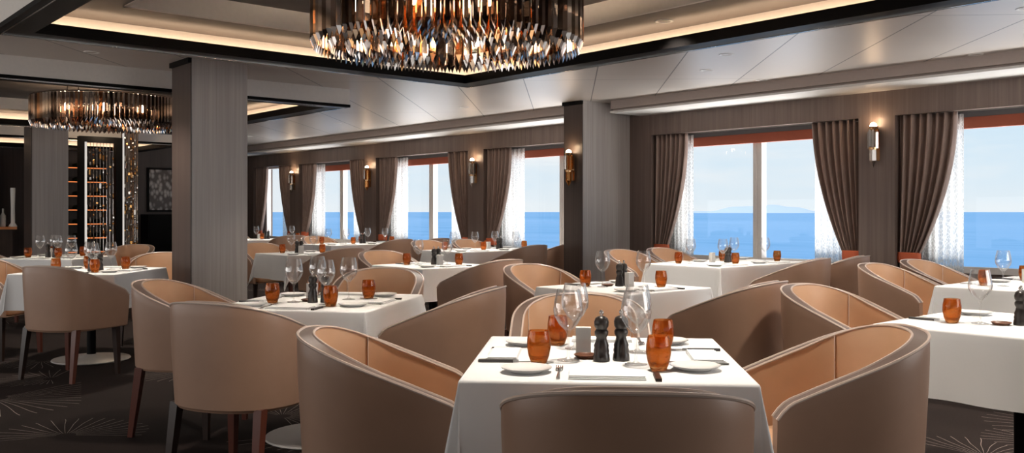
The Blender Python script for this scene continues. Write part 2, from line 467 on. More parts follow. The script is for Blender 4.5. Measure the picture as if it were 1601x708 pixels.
# windows
bays = [(PIERS[i], PIERS[i + 1]) for i in range(5)] + [(16.75, 18.62)]
wname = ['rightmost window', 'window facing the island', 'window left of the wood pillar', 'window in the middle of the left row', 'second farthest window', 'narrow farthest window']
for i, (a, b) in enumerate(bays):
    y0, y1 = a + .40, b - .40
    if i == 5: y0, y1 = 17.15, 18.55
    fb = MB(); X0, X1 = XG - .05, XG + .05
    fb.box(X0, X1, y0, y1, .66, .72); fb.box(X0, X1, y0, y1, 2.18, 2.24)
    fb.box(X0, X1, y0, y0 + .06, .72, 2.18); fb.box(X0, X1, y1 - .06, y1, .72, 2.18)
    wo_ = tag(link('window_%d' % (i + 1), fb.mesh('window_frame', M['frame'])), 'white framed ' + wname[i], 'window', None, 'structure')
    bevel(wo_, .006)
    if i < 5:
        mb = MB(); c = (a + b) / 2
        mb.box(X0, X1, c - .058, c - .012, .72, 2.18); mb.box(X0, X1, c + .012, c + .058, .72, 2.18); mb.box(X0 + .01, X1, c - .012, c + .012, .72, 2.18)
        bevel(link('mullion', mb.mesh('mullion', M['frame']), wo_), .004)
        panes = ((y0 + .06, c - .058), (c + .058, y1 - .06))
    else: panes = ((y0 + .06, y1 - .06),)
    for q in panes:
        link('pane', MB().box(XG, XG + .006, q[0], q[1], .72, 2.18).mesh('pane', M['pane']), wo_)
    # roller blind, nearly fully raised
    if i < 5:
        bl = link('roller_blind', None, None, (XG - .075, (a + b) / 2, 2.04))
        tag(bl, 'raised orange roller blind in the ' + wname[i], 'blind', 'roller blinds')
        h = (b - a) / 2 - .23
        link('blind_fabric', MB().box(-.006, .006, -h, h, .01, .115).mesh('blind_fabric', M['blind']), bl)
        link('bottom_bar', MB().tube([(0, -h, .008), (0, h, .008)], .009).mesh('bottom_bar', M['blind']), bl)
        link('cassette', MB().box(-.024, .024, -h, h, .11, .16).mesh('cassette', M['pelmet']), bl)

# columns
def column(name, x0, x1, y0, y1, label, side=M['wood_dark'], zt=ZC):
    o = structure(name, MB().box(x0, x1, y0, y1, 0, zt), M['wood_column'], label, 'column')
    s_ = link('shaded_side', MB().box(x0 - .008, x0 + .004, y0, y1, 0, zt - .001).mesh('shaded_side', side), o)  # darker wood colour stands in for the shade on this face
    tag(s_, 'side coloured darker for its shade')
    cp = link('shadow_gap', MB().box(x0 - .03, x0 + .002, y0 - .004, y1 + .01, zt - .045, zt - .001).mesh('shadow_gap', M['black']), o)  # solid black strip painted in for the shade of the gap
    tag(cp, 'black strip standing in for shade in the top gap')
    return o
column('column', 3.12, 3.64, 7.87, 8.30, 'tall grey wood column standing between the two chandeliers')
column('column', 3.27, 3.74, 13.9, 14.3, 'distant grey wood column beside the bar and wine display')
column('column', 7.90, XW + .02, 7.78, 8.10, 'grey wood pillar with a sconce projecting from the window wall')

# sea and island
structure('sea', MB().box(XG + 3, 80000, -70000, 70000, -21, -20), M['sea'], 'bright blue sea outside the windows', 'sea')
ib = MB()
def ridge(x):   # metres, height profile over a normalised 0..1 width
    return max(0, .55 * math.exp(-((x - .62) / .13) ** 2) + .40 * math.exp(-((x - .42) / .10) ** 2) + .30 * math.exp(-((x - .80) / .10) ** 2) + .12 * math.exp(-((x - .2) / .14) ** 2) + .05 * sin(x * 40) * math.exp(-((x - .55) / .3) ** 2) * .6)
D = 15000
xa, xb = 1040, 1300
rows = [[], [], [], [], []]
for k in range(61):
    u = k / 60; px = xa + (xb - xa) * u
    for j, (dd, hh) in enumerate(((0, 0), (350, .7), (700, 1), (1100, .6), (1500, 0))):
        d = D + dd; r = (px - 800) / FPX * d; X, Y = rdy(r, d)
        rows[j].append((X, Y, -20.5 + hh * ridge(u) * 250))
ib.quad_grid(rows)
structure('island', ib, M['island'], 'pale hazy island on the horizon', 'island')

# ------------------------------------------------------------------ curtains, sheers, tiebacks
def curtain_meshes(wtop, seed):
    rnd = random.Random(seed)
    ph = [rnd.uniform(-.5, .5) for _ in range(12)]
    mb = MB(); rows = []
    NU, NV = 97, 44; nf = 7
    for j in range(NV + 1):
        v = j / NV
        z = 2.20 * (1 - v) + .04 * v
        if z > .80:
            s_ = (2.20 - z) / (2.20 - .80); wd = .19 + (wtop - .19) * (1 - s_ ** 1.9)
            amp = .040 * (1 - .25 * s_)
        else:
            s_ = (.80 - z) / .76; wd = .19 + .12 * min(1, s_ * 1.6); amp = .028 + .01 * s_
        row = []
        for i in range(NU):
            u = i / (NU - 1)
            off = amp * sin(2 * pi * nf * u + .6 * sin(4 * v + ph[int(u * 9)] * 0)) + .010 * sin(2 * pi * 3 * u + 2.5 * v + seed)
            row.append((off, u * wd, z))
        rows.append(row)
    mb.quad_grid(rows)
    tb = MB(); rr = []
    for z, g in ((.748, .0), (.751, .008), (.80, .012), (.849, .008), (.852, .0)):
        rr.append([(cos(2 * pi * k / 28) * (.048 + g), .096 + sin(2 * pi * k / 28) * (.105 + g), z) for k in range(28)])
    tb.quad_grid(rr, True)
    return mb, tb
hk = MB(); hk.tube([(-.02, -.012, .80), (.02, -.014, .78), (.05, -.014, .77)], .008)
HOOK = hk.mesh('hook', M['brass'])
cur_data = {}
def curtain(y, sgn, wtop, seed, label):
    key = (wtop, seed)
    if key not in cur_data:
        a, b = curtain_meshes(wtop, seed)
        me = a.mesh('drape', M['curtain'], 80); cur_data[key] = (me, b.mesh('tieback', M['tie'], 60))
    o = link('curtain', None, None, (XW + .075, y, 0)); o.scale = (1, sgn, 1)
    dr = link('drape', cur_data[key][0], o)
    md = dr.modifiers.new('t', 'SOLIDIFY'); md.thickness = .003
    link('tieback', cur_data[key][1], o)
    link('hook', HOOK, o)
    tag(o, label, 'curtain', 'tied back curtains along the window wall')
def sheer(y, sgn, wd, label):
    rows = []
    for j in range(9):
        z = 2.18 - j / 8 * 2.10
        rows.append([(.018 * sin(2 * pi * 8 * u / 80), u / 80 * wd, z) for u in range(81)])
    mb = MB(); mb.quad_grid(rows)
    o = link('sheer_curtain', mb.mesh('sheer_curtain', M['sheer'], 80), None, (XW + .165, y, 0)); o.scale = (1, sgn, 1)
    tag(o, label, 'curtain', 'white lace sheers')
pn = {1: 'the big wall sconce on the right', 2: 'the wood pillar', 3: 'the sconce pier left of the wood pillar', 4: 'the next sconce pier further left', 5: 'the farthest sconce pier'}
for i in range(1, 6):
    p = PIERS[i]
    wt = .56
    if i != 2:
        curtain(p - .20, -1, wt, i, 'brown tied back curtain right of ' + pn[i])
        sheer(p - .21, -1, .57 if i == 1 else .74, 'white lace sheer behind the curtain right of ' + pn[i])
    else:
        curtain(p - .20, -1, .50, i, 'brown tied back curtain beside the right face of the wood pillar')
        sheer(p - .21, -1, .51, 'white lace sheer beside the right face of the wood pillar')
    if i > 2 or i == 1:
        curtain(p + .20, 1, wt, i + 20, 'brown tied back curtain left of ' + pn[i])
        sheer(p + .21, 1, .57 if i == 1 else .60, 'white lace sheer behind the curtain left of ' + pn[i])
curtain(18.60, -1, .5, 40, 'brown tied back curtain at the dark end wall')

# ------------------------------------------------------------------ sconces
def prism(mb, cx, cy, r, z0, z1, tip0=0, tip1=0, n=3, rot=0.0):
    prof = []
    if tip0: prof.append((0.0005, z0 - tip0))
    prof += [(r, z0), (r, z1)]
    if tip1: prof.append((0.0005, z1 + tip1))
    rows = [[(cx + q * cos(2 * pi * k / n + rot), cy + q * sin(2 * pi * k / n + rot), z) for k in range(n)] for q, z in prof]
    mb.quad_grid(rows, True, False)
    for row in ((rows[0],) if not tip0 else ()) + ((rows[-1],) if not tip1 else ()): mb.face(row)
SC = {}
SC['back'] = MB().box(-.004, .012, -.035, .035, -.17, .12).mesh('backplate', M['brass'])
b_ = MB(); b_.lathe([(0, .115), (.02, .115), (.048, .16), (.05, .17), (.044, .17), (.018, .125), (0, .123)], 20, -.065); SC['cup'] = b_.mesh('cup', M['brass'])
b_ = MB(); b_.lathe([(0, .14), (.025, .15), (.034, .175), (.026, .2), (0, .212)], 16, -.065); SC['bulb'] = b_.mesh('bulb', M['bulb'])
b_ = MB(); b_.lathe([(.03, -.062), (.047, -.062), (.047, -.04), (.03, -.04), (.03, -.062)], 20, -.065); b_.tube([(.005, 0, -.05), (-.06, 0, -.05)], .008); b_.tube([(-.065, 0, -.06), (-.065, 0, .13)], .006); SC['ring'] = b_.mesh('collar', M['brass'])
b_ = MB(); prism(b_, 0, 0, .017, -.03, .13, .0, .02, 4, .3); SC['rod'] = b_.mesh('crystal_rod', M['crystal_warm'])
b_ = MB(); prism(b_, -.065, 0, .036, -.17, -.06, .07, 0, 6, .2); SC['drop'] = b_.mesh('crystal_drop', M['crystal_warm'])
def sconce(x, y, z, label, light=True):
    o = link('wall_sconce', None, None, (x, y, z))
    for k, nm in (('back', 'backplate'), ('cup', 'cup'), ('bulb', 'bulb'), ('ring', 'collar'), ('drop', 'crystal_drop')): link(nm, SC[k], o)
    for k in range(7):
        a = 2 * pi * k / 7; link('crystal_rod', SC['rod'], o, (-.065 + .04 * cos(a), .04 * sin(a), -.01 * (k % 3)), a)
    tag(o, label, 'wall lamp', 'crystal wall sconces')
    if light:
        ld = bpy.data.lights.new('sconce_light', 'POINT'); ld.energy = P_SCONCE; ld.color = (1, .7, .42); ld.shadow_soft_size = .03
        link('sconce_light', ld, o, (-.09, 0, .24))
sconce(XW, 4.50, 1.93, 'brass and crystal wall sconce between the two right-hand curtains')
sconce(7.892, 7.95, 1.80, 'brass and crystal sconce on the dark face of the wood pillar')
sconce(XW, 10.92, 1.86, 'brass and crystal wall sconce on the first pier left of the wood pillar')
sconce(XW, 13.92, 1.86, 'small crystal wall sconce on the second pier left of the pillar')
sconce(XW, 16.75, 1.86, 'tiny crystal wall sconce on the farthest pier')

# ------------------------------------------------------------------ chandeliers
b_ = MB(); prism(b_, 0, 0, .021, .05, .32, .05, 0, 3); ROD = b_.mesh('crystal_rod', M['crystal'])
b_ = MB(); prism(b_, 0, 0, .022, .04, .17, .05, 0, 3); ROD2 = b_.mesh('crystal_drop', M['crystal_drop'])
BULB = MB().lathe([(0, -.035), (.02, -.03), (.03, -.005), (.024, .022), (.01, .045), (0, .05)], 14).mesh('bulb', M['bulb'])
def chandelier(x, y, label, R=.79):
    zb = 2.20
    o = link('chandelier', None, None, (x, y, zb)); tag(o, label, 'chandelier', 'round crystal chandeliers')
    fb = MB()
    rings = [(R, 99, 0), (R - .10, 86, 1), (R - .20, 73, 1), (R - .30, 60, 1), (R - .40, 47, 1), (R - .50, 32, 1)]
    for rr, nn, k in rings:
        z = .32 if k == 0 else .17
        rows = [[((rr + dr) * cos(2 * pi * q / 64), (rr + dr) * sin(2 * pi * q / 64), z + dz) for q in range(64)] for dr, dz in ((-.012, 0), (.012, 0), (.012, .014), (-.012, .014), (-.012, 0))]
        fb.quad_grid(rows, True)
    for q in range(6):
        a = 2 * pi * q / 6
        fb.tube([((R - .50) * cos(a), (R - .50) * sin(a), .18), ((R - .1) * cos(a), (R - .1) * sin(a), .18), (R * cos(a), R * sin(a), .325)], .008, 6)
        fb.tube([((R - .35) * cos(a), (R - .35) * sin(a), .18), ((R - .35) * cos(a), (R - .35) * sin(a), ZC + .1 - zb)], .006, 6)
    link('frame', fb.mesh('frame', M['chrome_dark']), o)
    drops = []
    for (rr, nn, k) in rings:
        for q in range(nn):
            a = 2 * pi * (q + .5 * (k % 2)) / nn
            dx, dy = rr * cos(a), rr * sin(a)
            drops.append(((x + dx) ** 2 * 0 + to_rd(x + dx, y + dy)[1] + (0 if k == 0 else .55), dx, dy, k, a))
    drops.sort(key=lambda t: t[0])
    rest = MB()
    for i, (_, dx, dy, k, a) in enumerate(drops):
        if i < 100:
            link('crystal_rod' if k == 0 else 'crystal_drop', ROD if k == 0 else ROD2, o, (dx, dy, 0), a)
        elif k == 0: prism(rest, dx, dy, .021, .05, .32, .05, 0, 3, a)
        else: prism(rest, dx, dy, .022, .04, .17, .05, 0, 3, a)
    tag(link('crystal_drops', rest.mesh('crystal_drops', M['crystal_drop']), o), 'remaining hanging crystals', None, None, 'stuff')
    for rr, nn in ((R - .05, 12), (R - .25, 9), (R - .45, 5)):
        for q in range(nn):
            a = 2 * pi * (q + .3) / nn
            link('bulb', BULB, o, (rr * cos(a), rr * sin(a), .16 if rr > R - .1 else .13))
    for q in range(5):
        ld = bpy.data.lights.new('chandelier_light', 'POINT'); ld.energy = P_CHAND / 5; ld.color = (1, .76, .54); ld.shadow_soft_size = .04
        link('chandelier_light', ld, o, (.5 * cos(2 * pi * q / 5), .5 * sin(2 * pi * q / 5), .22))
chandelier(3.30, 4.38, 'large round crystal chandelier hanging over the nearest tables')
chandelier(3.35, 10.85, 'smaller looking crystal chandelier beyond the tall wood column')

# ------------------------------------------------------------------ downlights
b_ = MB(); b_.lathe([(.045, 0), (.05, -.004), (.062, -.004), (.064, 0), (.064, .004), (.045, .004), (.045, 0)], 24); DLT = b_.mesh('trim_ring', M['cornice_lip'])
b_ = MB(); b_.lathe([(0, .002), (.045, .002)], 24); DLL = b_.mesh('lens', M['lens'])
def downlight(x, y, z, label, power=P_DOWN, size=116):
    o = link('downlight', None, None, (x, y, z)); link('trim_ring', DLT, o); link('lens', DLL, o)
    tag(o, label, 'ceiling light', 'recessed ceiling downlights')
    if power:
        ld = bpy.data.lights.new('downlight_beam', 'SPOT'); ld.energy = power * 10; ld.color = (1, .90, .78); ld.spot_size = radians(size); ld.spot_blend = .55; ld.shadow_soft_size = .09
        link('downlight_beam', ld, o, (0, 0, -.02))

# ------------------------------------------------------------------ chairs
def chair_meshes():
    W, BK, FR = .312, .30, .27
    T = .052
    ZB = .37
    def plan(t, w, bk):                # t in 0..1 from the left arm front round the back to the right arm front
        L1 = FR / (FR * 2 + 2.5 * .3)
        e = 2 / 2.35
        if t < L1: return (-w, FR * (1 - t / L1))
        if t > 1 - L1: return (w, FR * (1 - (1 - t) / L1))
        a = pi + (t - L1) / (1 - 2 * L1) * pi
        c, s_ = cos(a), sin(a)
        return (w * (abs(c) ** e) * (1 if c > 0 else -1), bk * (abs(s_) ** e) * (1 if s_ > 0 else -1))
    def rim(y):
        s_ = (y + BK) / (BK + FR)
        z = .850 - .215 * (max(0, s_) ** 1.12)
        f = max(0, (s_ - .90) / .10); return z - .03 * f * f
    NU = 73
    ts = [i / (NU - 1) for i in range(NU)]
    rimp = [plan(t, W, BK) for t in ts]
    out = MB(); rows = []
    for k, zf in enumerate((-.02, 0, .03, .12, .3, .5, .7, .88, .97, 1.0)):
        row = []
        for t in ts:
            x, y = plan(t, W, BK); zt = rim(y)
            z = ZB + max(zf, 0) * (zt - ZB)
            sc = .935 + .065 * min(1, max(0, zf) / .8)
            if zf <= 0: sc -= .035 if zf < 0 else .015
            if zf < 0: z = ZB
            elif zf == 0: z = ZB + .012
            if zf == 1.0: sc -= .01
            row.append((x * sc, y * sc if y < 0 else y, z))
        rows.append(row)
    rb_ = MB(); rim_rows = [rows[-1]]
    # flat rim top to the inner edge
    inner = [plan(t, W - T, BK - T) for t in ts]
    rows.append([(x, (y if y < 0 else y), rim(yo) + .002) for (x, y), (xo, yo) in zip(inner, rimp)])
    rim_rows.append(rows[-1]); rb_.quad_grid(rim_rows)
    out.quad_grid(rows[:-1])
    # front ends of the arms and the underside
    for idx in (0, NU - 1):
        pts = [r[idx] for r in rows]
        xi, yi, zi = pts[-1]
        pts.append((xi, yi, ZB))
        out.face(pts)
    out.face([r for r in rows[0]])
    ln = MB(); rws = []
    for zf in (1.0, .97, .8, .55, .3, .0):
        row = []
        for (x, y), (xo, yo) in zip(inner, rimp):
            zt = rim(yo) + .002; z = .45 + zf * (zt - .45)
            k = 1 - .015 * (1 - zf) - (.006 if zf < 1 else 0)
            row.append((x * k, y * k if y < 0 else y - .001, z))
        rws.append(row)
    ln.quad_grid(rws)
    # vertical seams of the lining as a fine raised cord
    seam = MB()
    for ti in (20, 52):
        path = [(r[ti][0] * .985, r[ti][1] * .985, r[ti][2]) for r in rws]
        seam.tube(path, .0025, 5)
    pi_ = MB()
    pi_.tube([(x * .995, y * .995 if y < 0 else y, rim(y) + .001) for x, y in rimp], .0055, 6)
    pi_.tube([(x, y, rim(yo) + .002) for (x, y), (xo, yo) in zip(inner, rimp)], .005, 6)
    # seat cushion
    st = MB(); rows = []
    wi, bi = W - T - .012, BK - T - .012
    NS = 48
    def seat_plan(k):
        a = 2 * pi * k / NS; c, s_ = cos(a), sin(a)
        x = wi * (abs(c) ** .55) * (1 if c > 0 else -1); y = (.265 if s_ > 0 else bi) * (abs(s_) ** .6) * (1 if s_ > 0 else -1)
        return x, y
    for sc, z in ((.98, .38), (1, .39), (1, .43), (.985, .452), (.93, .465), (.6, .472), (.01, .474)):
        rows.append([(seat_plan(k)[0] * sc, seat_plan(k)[1] * sc, z) for k in range(NS)])
    st.quad_grid(rows, True)
    st.face(rows[0])
    legs = []
    for sx in (-1, 1):
        for fy in (1, -1):
            m_ = MB()
            x0, y0 = sx * .235, (.21 if fy > 0 else -.175); dx, dy = sx * .012, (.01 if fy > 0 else -.05)
            rows = []
            for z, h in ((.385, .022), (.2, .019), (.0, .014)):
                f = 1 - z / .385
                rows.append([(x0 + dx * f + a * h, y0 + dy * f + b * h, z) for a, b in ((-1, -1), (1, -1), (1, 1), (-1, 1))])
            m_.quad_grid(rows, True, False); m_.face(rows[-1]); m_.face(rows[0])
            legs.append(m_)
    return out, ln, seam, pi_, st, legs, rb_
_o, _l, _s, _p, _st, _lg, _rb = chair_meshes()
CH = dict(shell=_o.mesh('outer_shell', M['shell'], 50), lining=_l.mesh('inner_lining', M['lining'], 60), seam=_s.mesh('seam', M['piping']),
          piping=_p.mesh('piping', M['piping']), rim=_rb.mesh('rim_band', M['rim'], 80), seat=_st.mesh('seat', M['lining'], 50))
LEGS = [m_.mesh('leg', M['leg'] if i % 3 else M['leg_red']) for i, m_ in enumerate(_lg)]
def chair(xy, face, label):
    """face: direction the seat faces, degrees in the room (0 = towards the windows, 90 = along the window wall)"""
    o = link('tub_chair', None, None, (xy[0], xy[1], 0), radians(face) - pi / 2)
    for nm, k in (('outer_shell', 'shell'), ('inner_lining', 'lining'), ('rim_band', 'rim'), ('piping', 'piping'), ('seat', 'seat')):
        ob = link(nm, CH[k], o)
        if nm == 'inner_lining': link('seam', CH['seam'], ob)
    for l in LEGS: link('leg', l, o)
    tag(o, label, 'chair', 'tub chairs around the tables')
    return o
def cchair(r, d, phi, label):          # phi: heading relative to the view direction, + to the right
    return chair(rdy(r, d), 49 - phi, label)

# ------------------------------------------------------------------ tables and cloths
TZ = .75
def cloth_mesh(hx, hy, drop=.28, seed=0):
    rnd = random.Random(seed)
    ph = [rnd.uniform(0, 6.28) for _ in range(8)]
    n_in, n_d, nc = 14, 9, 10
    mb = MB(); z0 = TZ + .004
    # outline of the table top walked round with rounded-over edge; skirt rows hang below
    path = []                         # (x, y, nx, ny, corner weight, drop length)
    corners = [(hx, hy, 0), (-hx, hy, pi / 2), (-hx, -hy, pi), (hx, -hy, 3 * pi / 2)]
    for ci, (cx, cy, a0) in enumerate(corners):
        for k in range(nc + 1):
            a = a0 + pi / 2 * k / nc
            path.append((cx, cy, cos(a), sin(a), sin(pi * k / nc), 0))
        nx_, ny_, _ = corners[(ci + 1) % 4]
        for k in range(1, n_in):
            f = k / n_in
            a = a0 + pi / 2
            path.append((cx + (nx_ - cx) * f, cy + (ny_ - cy) * f, cos(a), sin(a), 0, f))
    rows = []
    rows.append([(p[0] * .96, p[1] * .96, z0) for p in path])
    for b, dz in ((.0, 0), (.006, -.0025), (.0085, -.009)):
        rows.append([(p[0] + p[2] * b, p[1] + p[3] * b, z0 + dz) for p in path])
    L = len(path)
    for j in range(1, n_d + 1):
        f = j / n_d; row = []
        for i, (x, y, nx, ny, cwt, e) in enumerate(path):
            a = atan2(ny, nx) % (pi / 2)
            ext = 1.0
            if cwt > 0:
                # square corner of the cloth: length to its edge measured along direction a
                ext = 1 / max(cos(a), sin(a))
                ext = 1 + (ext - 1) * .95
            ln = drop * ext * f
            side = .010 * sin(9 * (x * ny - y * nx) * 1.3 + ph[0]) * f + .006 * sin(21 * (x * ny - y * nx) + ph[1]) * f
            out = .0085 + .022 * f + side
            if cwt > 0:
                fold = (.5 + .5 * cos(4 * pi * (a / (pi / 2)) + pi)) 
                out = .0085 + .022 * f + cwt * f * (.075 - .045 * fold * 1.0) 
            row.append((x + nx * out, y + ny * out, z0 - .009 - ln))
        rows.append(row)
    mb.quad_grid(rows, True)
    mb.face(rows[0])
    return mb
tables = {}
b_ = MB(); b_.lathe([(0, 0), (.30, 0), (.31, .006), (.305, .014), (.08, .022), (.045, .05), (0, .05)], 40); DISC = b_.mesh('base_disc', M['disc'])
b_ = MB(); b_.lathe([(.04, .03), (.036, .06), (.036, .70), (.09, .715), (0, .715)], 20); POST = b_.mesh('post', M['black'])
def table(key, xy, rot, sx, sy, desc, corner_leg=None):
    tables[key] = dict(xy=xy, rot=radians(rot), sx=sx, sy=sy, desc=desc)
    o = link('dining_table', None, None, (xy[0], xy[1], 0), radians(rot))
    link('base_disc', DISC, o); link('post', POST, o)
    tt = MB(); tt.box(-sx / 2 + .002, sx / 2 - .002, -sy / 2 + .002, sy / 2 - .002, .715, TZ); link('tabletop', tt.mesh('tabletop', M['wood_dark']), o)
    if corner_leg:
        link('leg', MB().box(corner_leg[0] - .02, corner_leg[0] + .02, corner_leg[1] - .02, corner_leg[1] + .02, 0, .715).mesh('leg', M['black']), o)
    tag(o, 'pedestal dining table under the white cloth, ' + desc, 'table', 'dining tables')
    me = cloth_mesh(sx / 2, sy / 2, .28, len(tables)).mesh('tablecloth', M['cloth'], 60)
    c = link('tablecloth', me, None, (xy[0], xy[1], 0), radians(rot))
    tag(c, 'white linen cloth draped over ' + desc, 'tablecloth', 'white tablecloths')

# tableware prototypes --------------------------------------------------
b_ = MB(); b_.lathe([(0, 0), (.036, 0), (.037, .002), (.012, .006), (.0042, .014), (.0036, .05), (.0040, .088), (.010, .100), (.032, .122), (.047, .150), (.050, .170), (.046, .200), (.0375, .238),
                      (.0362, .238), (.0445, .200), (.0485, .170), (.0455, .150), (.030, .1235), (.009, .103), (0, .101)], 44); GLASS = b_.mesh('wine_glass', M['glass'], 70)
b_ = MB(); b_.lathe([(0, 0), (.022, 0), (.0255, .003), (.034, .026), (.0395, .056), (.038, .082), (.0335, .108),
                      (.0312, .108), (.0355, .082), (.0365, .056), (.031, .030), (.022, .016), (0, .014)], 28); AMBER = b_.mesh('amber_tumbler', M['amber'], 70)
b_ = MB(); b_.lathe([(0, 0), (.027, 0), (.0285, .004), (.027, .020), (.0245, .026), (.0262, .034), (.0235, .044), (.0248, .052), (.019, .066), (.017, .078), (.0225, .088), (.0232, .098), (.018, .106),
                      (.0235, .116), (.0245, .130), (.020, .143), (.010, .149), (0, .150)], 24); MILL = b_.mesh('pepper_mill', M['mill'], 50)
b_ = MB(); b_.lathe([(0, .149), (.005, .149), (.0045, .153), (.0075, .158), (.0072, .164), (.003, .169), (0, .170)], 14); KNOB = b_.mesh('knob', M['steel'])
b_ = MB(); b_.lathe([(0, .003), (.042, .003), (.045, 0), (.048, 0), (.058, .006), (.078, .014), (.0785, .0165), (.058, .010), (.046, .0065), (0, .006)], 36); PLATE = b_.mesh('bread_plate', M['porcelain'], 60)
nb = MB()
for q_, (w_, d0, d1) in enumerate(((.115, -.055, .055), (.114, -.050, .054), (.113, -.044, .053))):
    z_ = q_ * .0036
    nb.quad_grid([[(x_ * (w_ - e_), (d0 + e_ if y_ < 0 else d1 - e_), z_ + h_) for x_, y_ in ((-1, -1), (1, -1), (1, 1), (-1, 1))] for e_, h_ in ((.001, .0), (0, .001), (0, .0022), (.0012, .0034))], True, False)
    nb.face([(x_ * (w_ - .0012), (d0 + .0012 if y_ < 0 else d1 - .0012), z_ + .0034) for x_, y_ in ((-1, -1), (1, -1), (1, 1), (-1, 1))])
NAPKIN = nb.mesh('napkin', M['napkin'])
kb = MB(); kb.box(-.009, .009, -.115, 0, 0, .009); HANDLE = kb.mesh('handle', M['handle'])
kb = MB(); kb.box(-.0065, .0065, -.02, 0, .001, .008); BOLSTER = kb.mesh('bolster', M['steel'])
kb = MB(); rows = []
for y, wl, wr in ((0, -.006, .006), (.03, -.009, .008), (.08, -.010, .008), (.105, -.006, .008), (.12, .004, .008)):
    rows.append([(wl, y, .003), (wr, y, .0025), (wr, y, .005), (wl, y, .0035)])
kb.quad_grid(rows, True, False); kb.face(rows[0]); kb.face(rows[-1]); BLADE = kb.mesh('blade', M['steel'])
kb = MB(); kb.tube([(0, -.10, .003), (0, -.02, .005), (0, .02, .005), (0, .045, .008)], [.006, .0035, .0035, .005], 8, True, .5)
kb.box(-.011, .011, .045, .06, .0065, .009)
for q in (-.0095, -.0033, .0033, .0095): kb.box(q - .0015, q + .0015, .058, .098, .006, .008)
FORK = kb.mesh('fork', M['steel'])
kb = MB(); kb.box(-.026, .026, -.018, .018, 0, .095); CARD = kb.mesh('card_block', M['card'])
b_ = MB(); b_.lathe([(0, 0), (.03, 0), (.043, .012), (.041, .013), (.028, .004), (0, .004)], 24); DISH = b_.mesh('sauce_dish', M['dish'])

ZI = TZ + .0045
items = {}
def put(key, kind, lx, ly, rz=0, data=None):
    t = tables[key]; c, s_ = cos(t['rot']), sin(t['rot'])
    x = t['xy'][0] + c * lx - s_ * ly; y = t['xy'][1] + s_ * lx + c * ly
    items.setdefault((key, kind), []).append((x, y, t['rot'] + rz))
def setting(key, side, cutlery=True, jit=0):
    """side 0..3: diner at -y, +x, +y, -x of the table's own axes"""
    t = tables[key]; a = side * pi / 2
    hx = (t['sx'] if side % 2 == 0 else t['sy']) / 2; hy = (t['sy'] if side % 2 == 0 else t['sx']) / 2
    return lambda kind, x, fromedge, rz=0: put(key, kind, cos(a) * x - sin(a) * (-hy + fromedge), sin(a) * x + cos(a) * (-hy + fromedge), a + rz)
def full_setting(key, side, cutlery=True, dx=0, plate=True):
    s = setting(key, side)
    s('wine', dx + .10, .31); s('amber', dx + .165, .215)
    s('napkin', dx, .085)
    if plate: s('plate', dx - .245, .15)
    if cutlery:
        s('knife', dx + .15, .13); s('fork', dx - .145, .13)
ORD = {1: [''], 2: ['left', 'right'], 3: ['left', 'middle', 'right'], 4: ['leftmost', 'second from left', 'third from left', 'rightmost']}
KIND = {'wine': ('wine_glass', 'stemmed wine glass', 'wine glass', 'wine glasses on the tables'),
        'amber': ('amber_tumbler', 'amber glass tumbler', 'tumbler', 'amber tumblers on the tables'),
        'plate': ('bread_plate', 'small white bread plate', 'plate', 'white bread plates'),
        'napkin': ('napkin', 'folded white napkin', 'napkin', 'folded napkins'),
        'knife': ('knife', 'dark handled steak knife', 'knife', 'knives on the tables'),
        'fork': ('fork', 'silver fork', 'fork', 'forks on the tables'),
        'mill': ('pepper_mill', 'dark turned pepper mill', 'pepper mill', 'pepper mills'),
        'card': ('card_block', 'small upright white block', 'table card', 'upright white blocks'),
        'dish': ('sauce_dish', 'little brown dish', 'dish', 'little brown dishes')}
def build_items():
    for (key, kind), lst in items.items():
        nm, txt, cat, grp = KIND[kind]
        lst = sorted(lst, key=lambda q: to_rd(q[0], q[1])[0] / to_rd(q[0], q[1])[1])
        for i, (x, y, rz) in enumerate(lst):
            w_ = ORD.get(len(lst), ['number %d from left' % (k + 1) for k in range(len(lst))])[i]
            pre = (w_ + ' ') if len(lst) < 4 or w_ in ('leftmost', 'rightmost') else ''
            post = (', ' + w_) if len(lst) >= 4 and w_ not in ('leftmost', 'rightmost') else ''
            lab = ('%s%s on %s%s' % (pre, txt, tables[key]['desc'], post)).strip()
            if kind == 'knife':
                o = link(nm, None, None, (x, y, ZI), rz); link('handle', HANDLE, o); link('bolster', BOLSTER, o, (0, .018, 0)); link('blade', BLADE, o, (0, .014, 0))
            elif kind == 'mill':
                o = link(nm, MILL, None, (x, y, ZI), rz); tag(link('knob', KNOB, o), 'small metal knob')
            else:
                o = link(nm, {'wine': GLASS, 'amber': AMBER, 'plate': PLATE, 'napkin': NAPKIN, 'fork': FORK, 'card': CARD, 'dish': DISH}[kind], None, (x, y, ZI), rz)
            tag(o, lab, cat, grp)

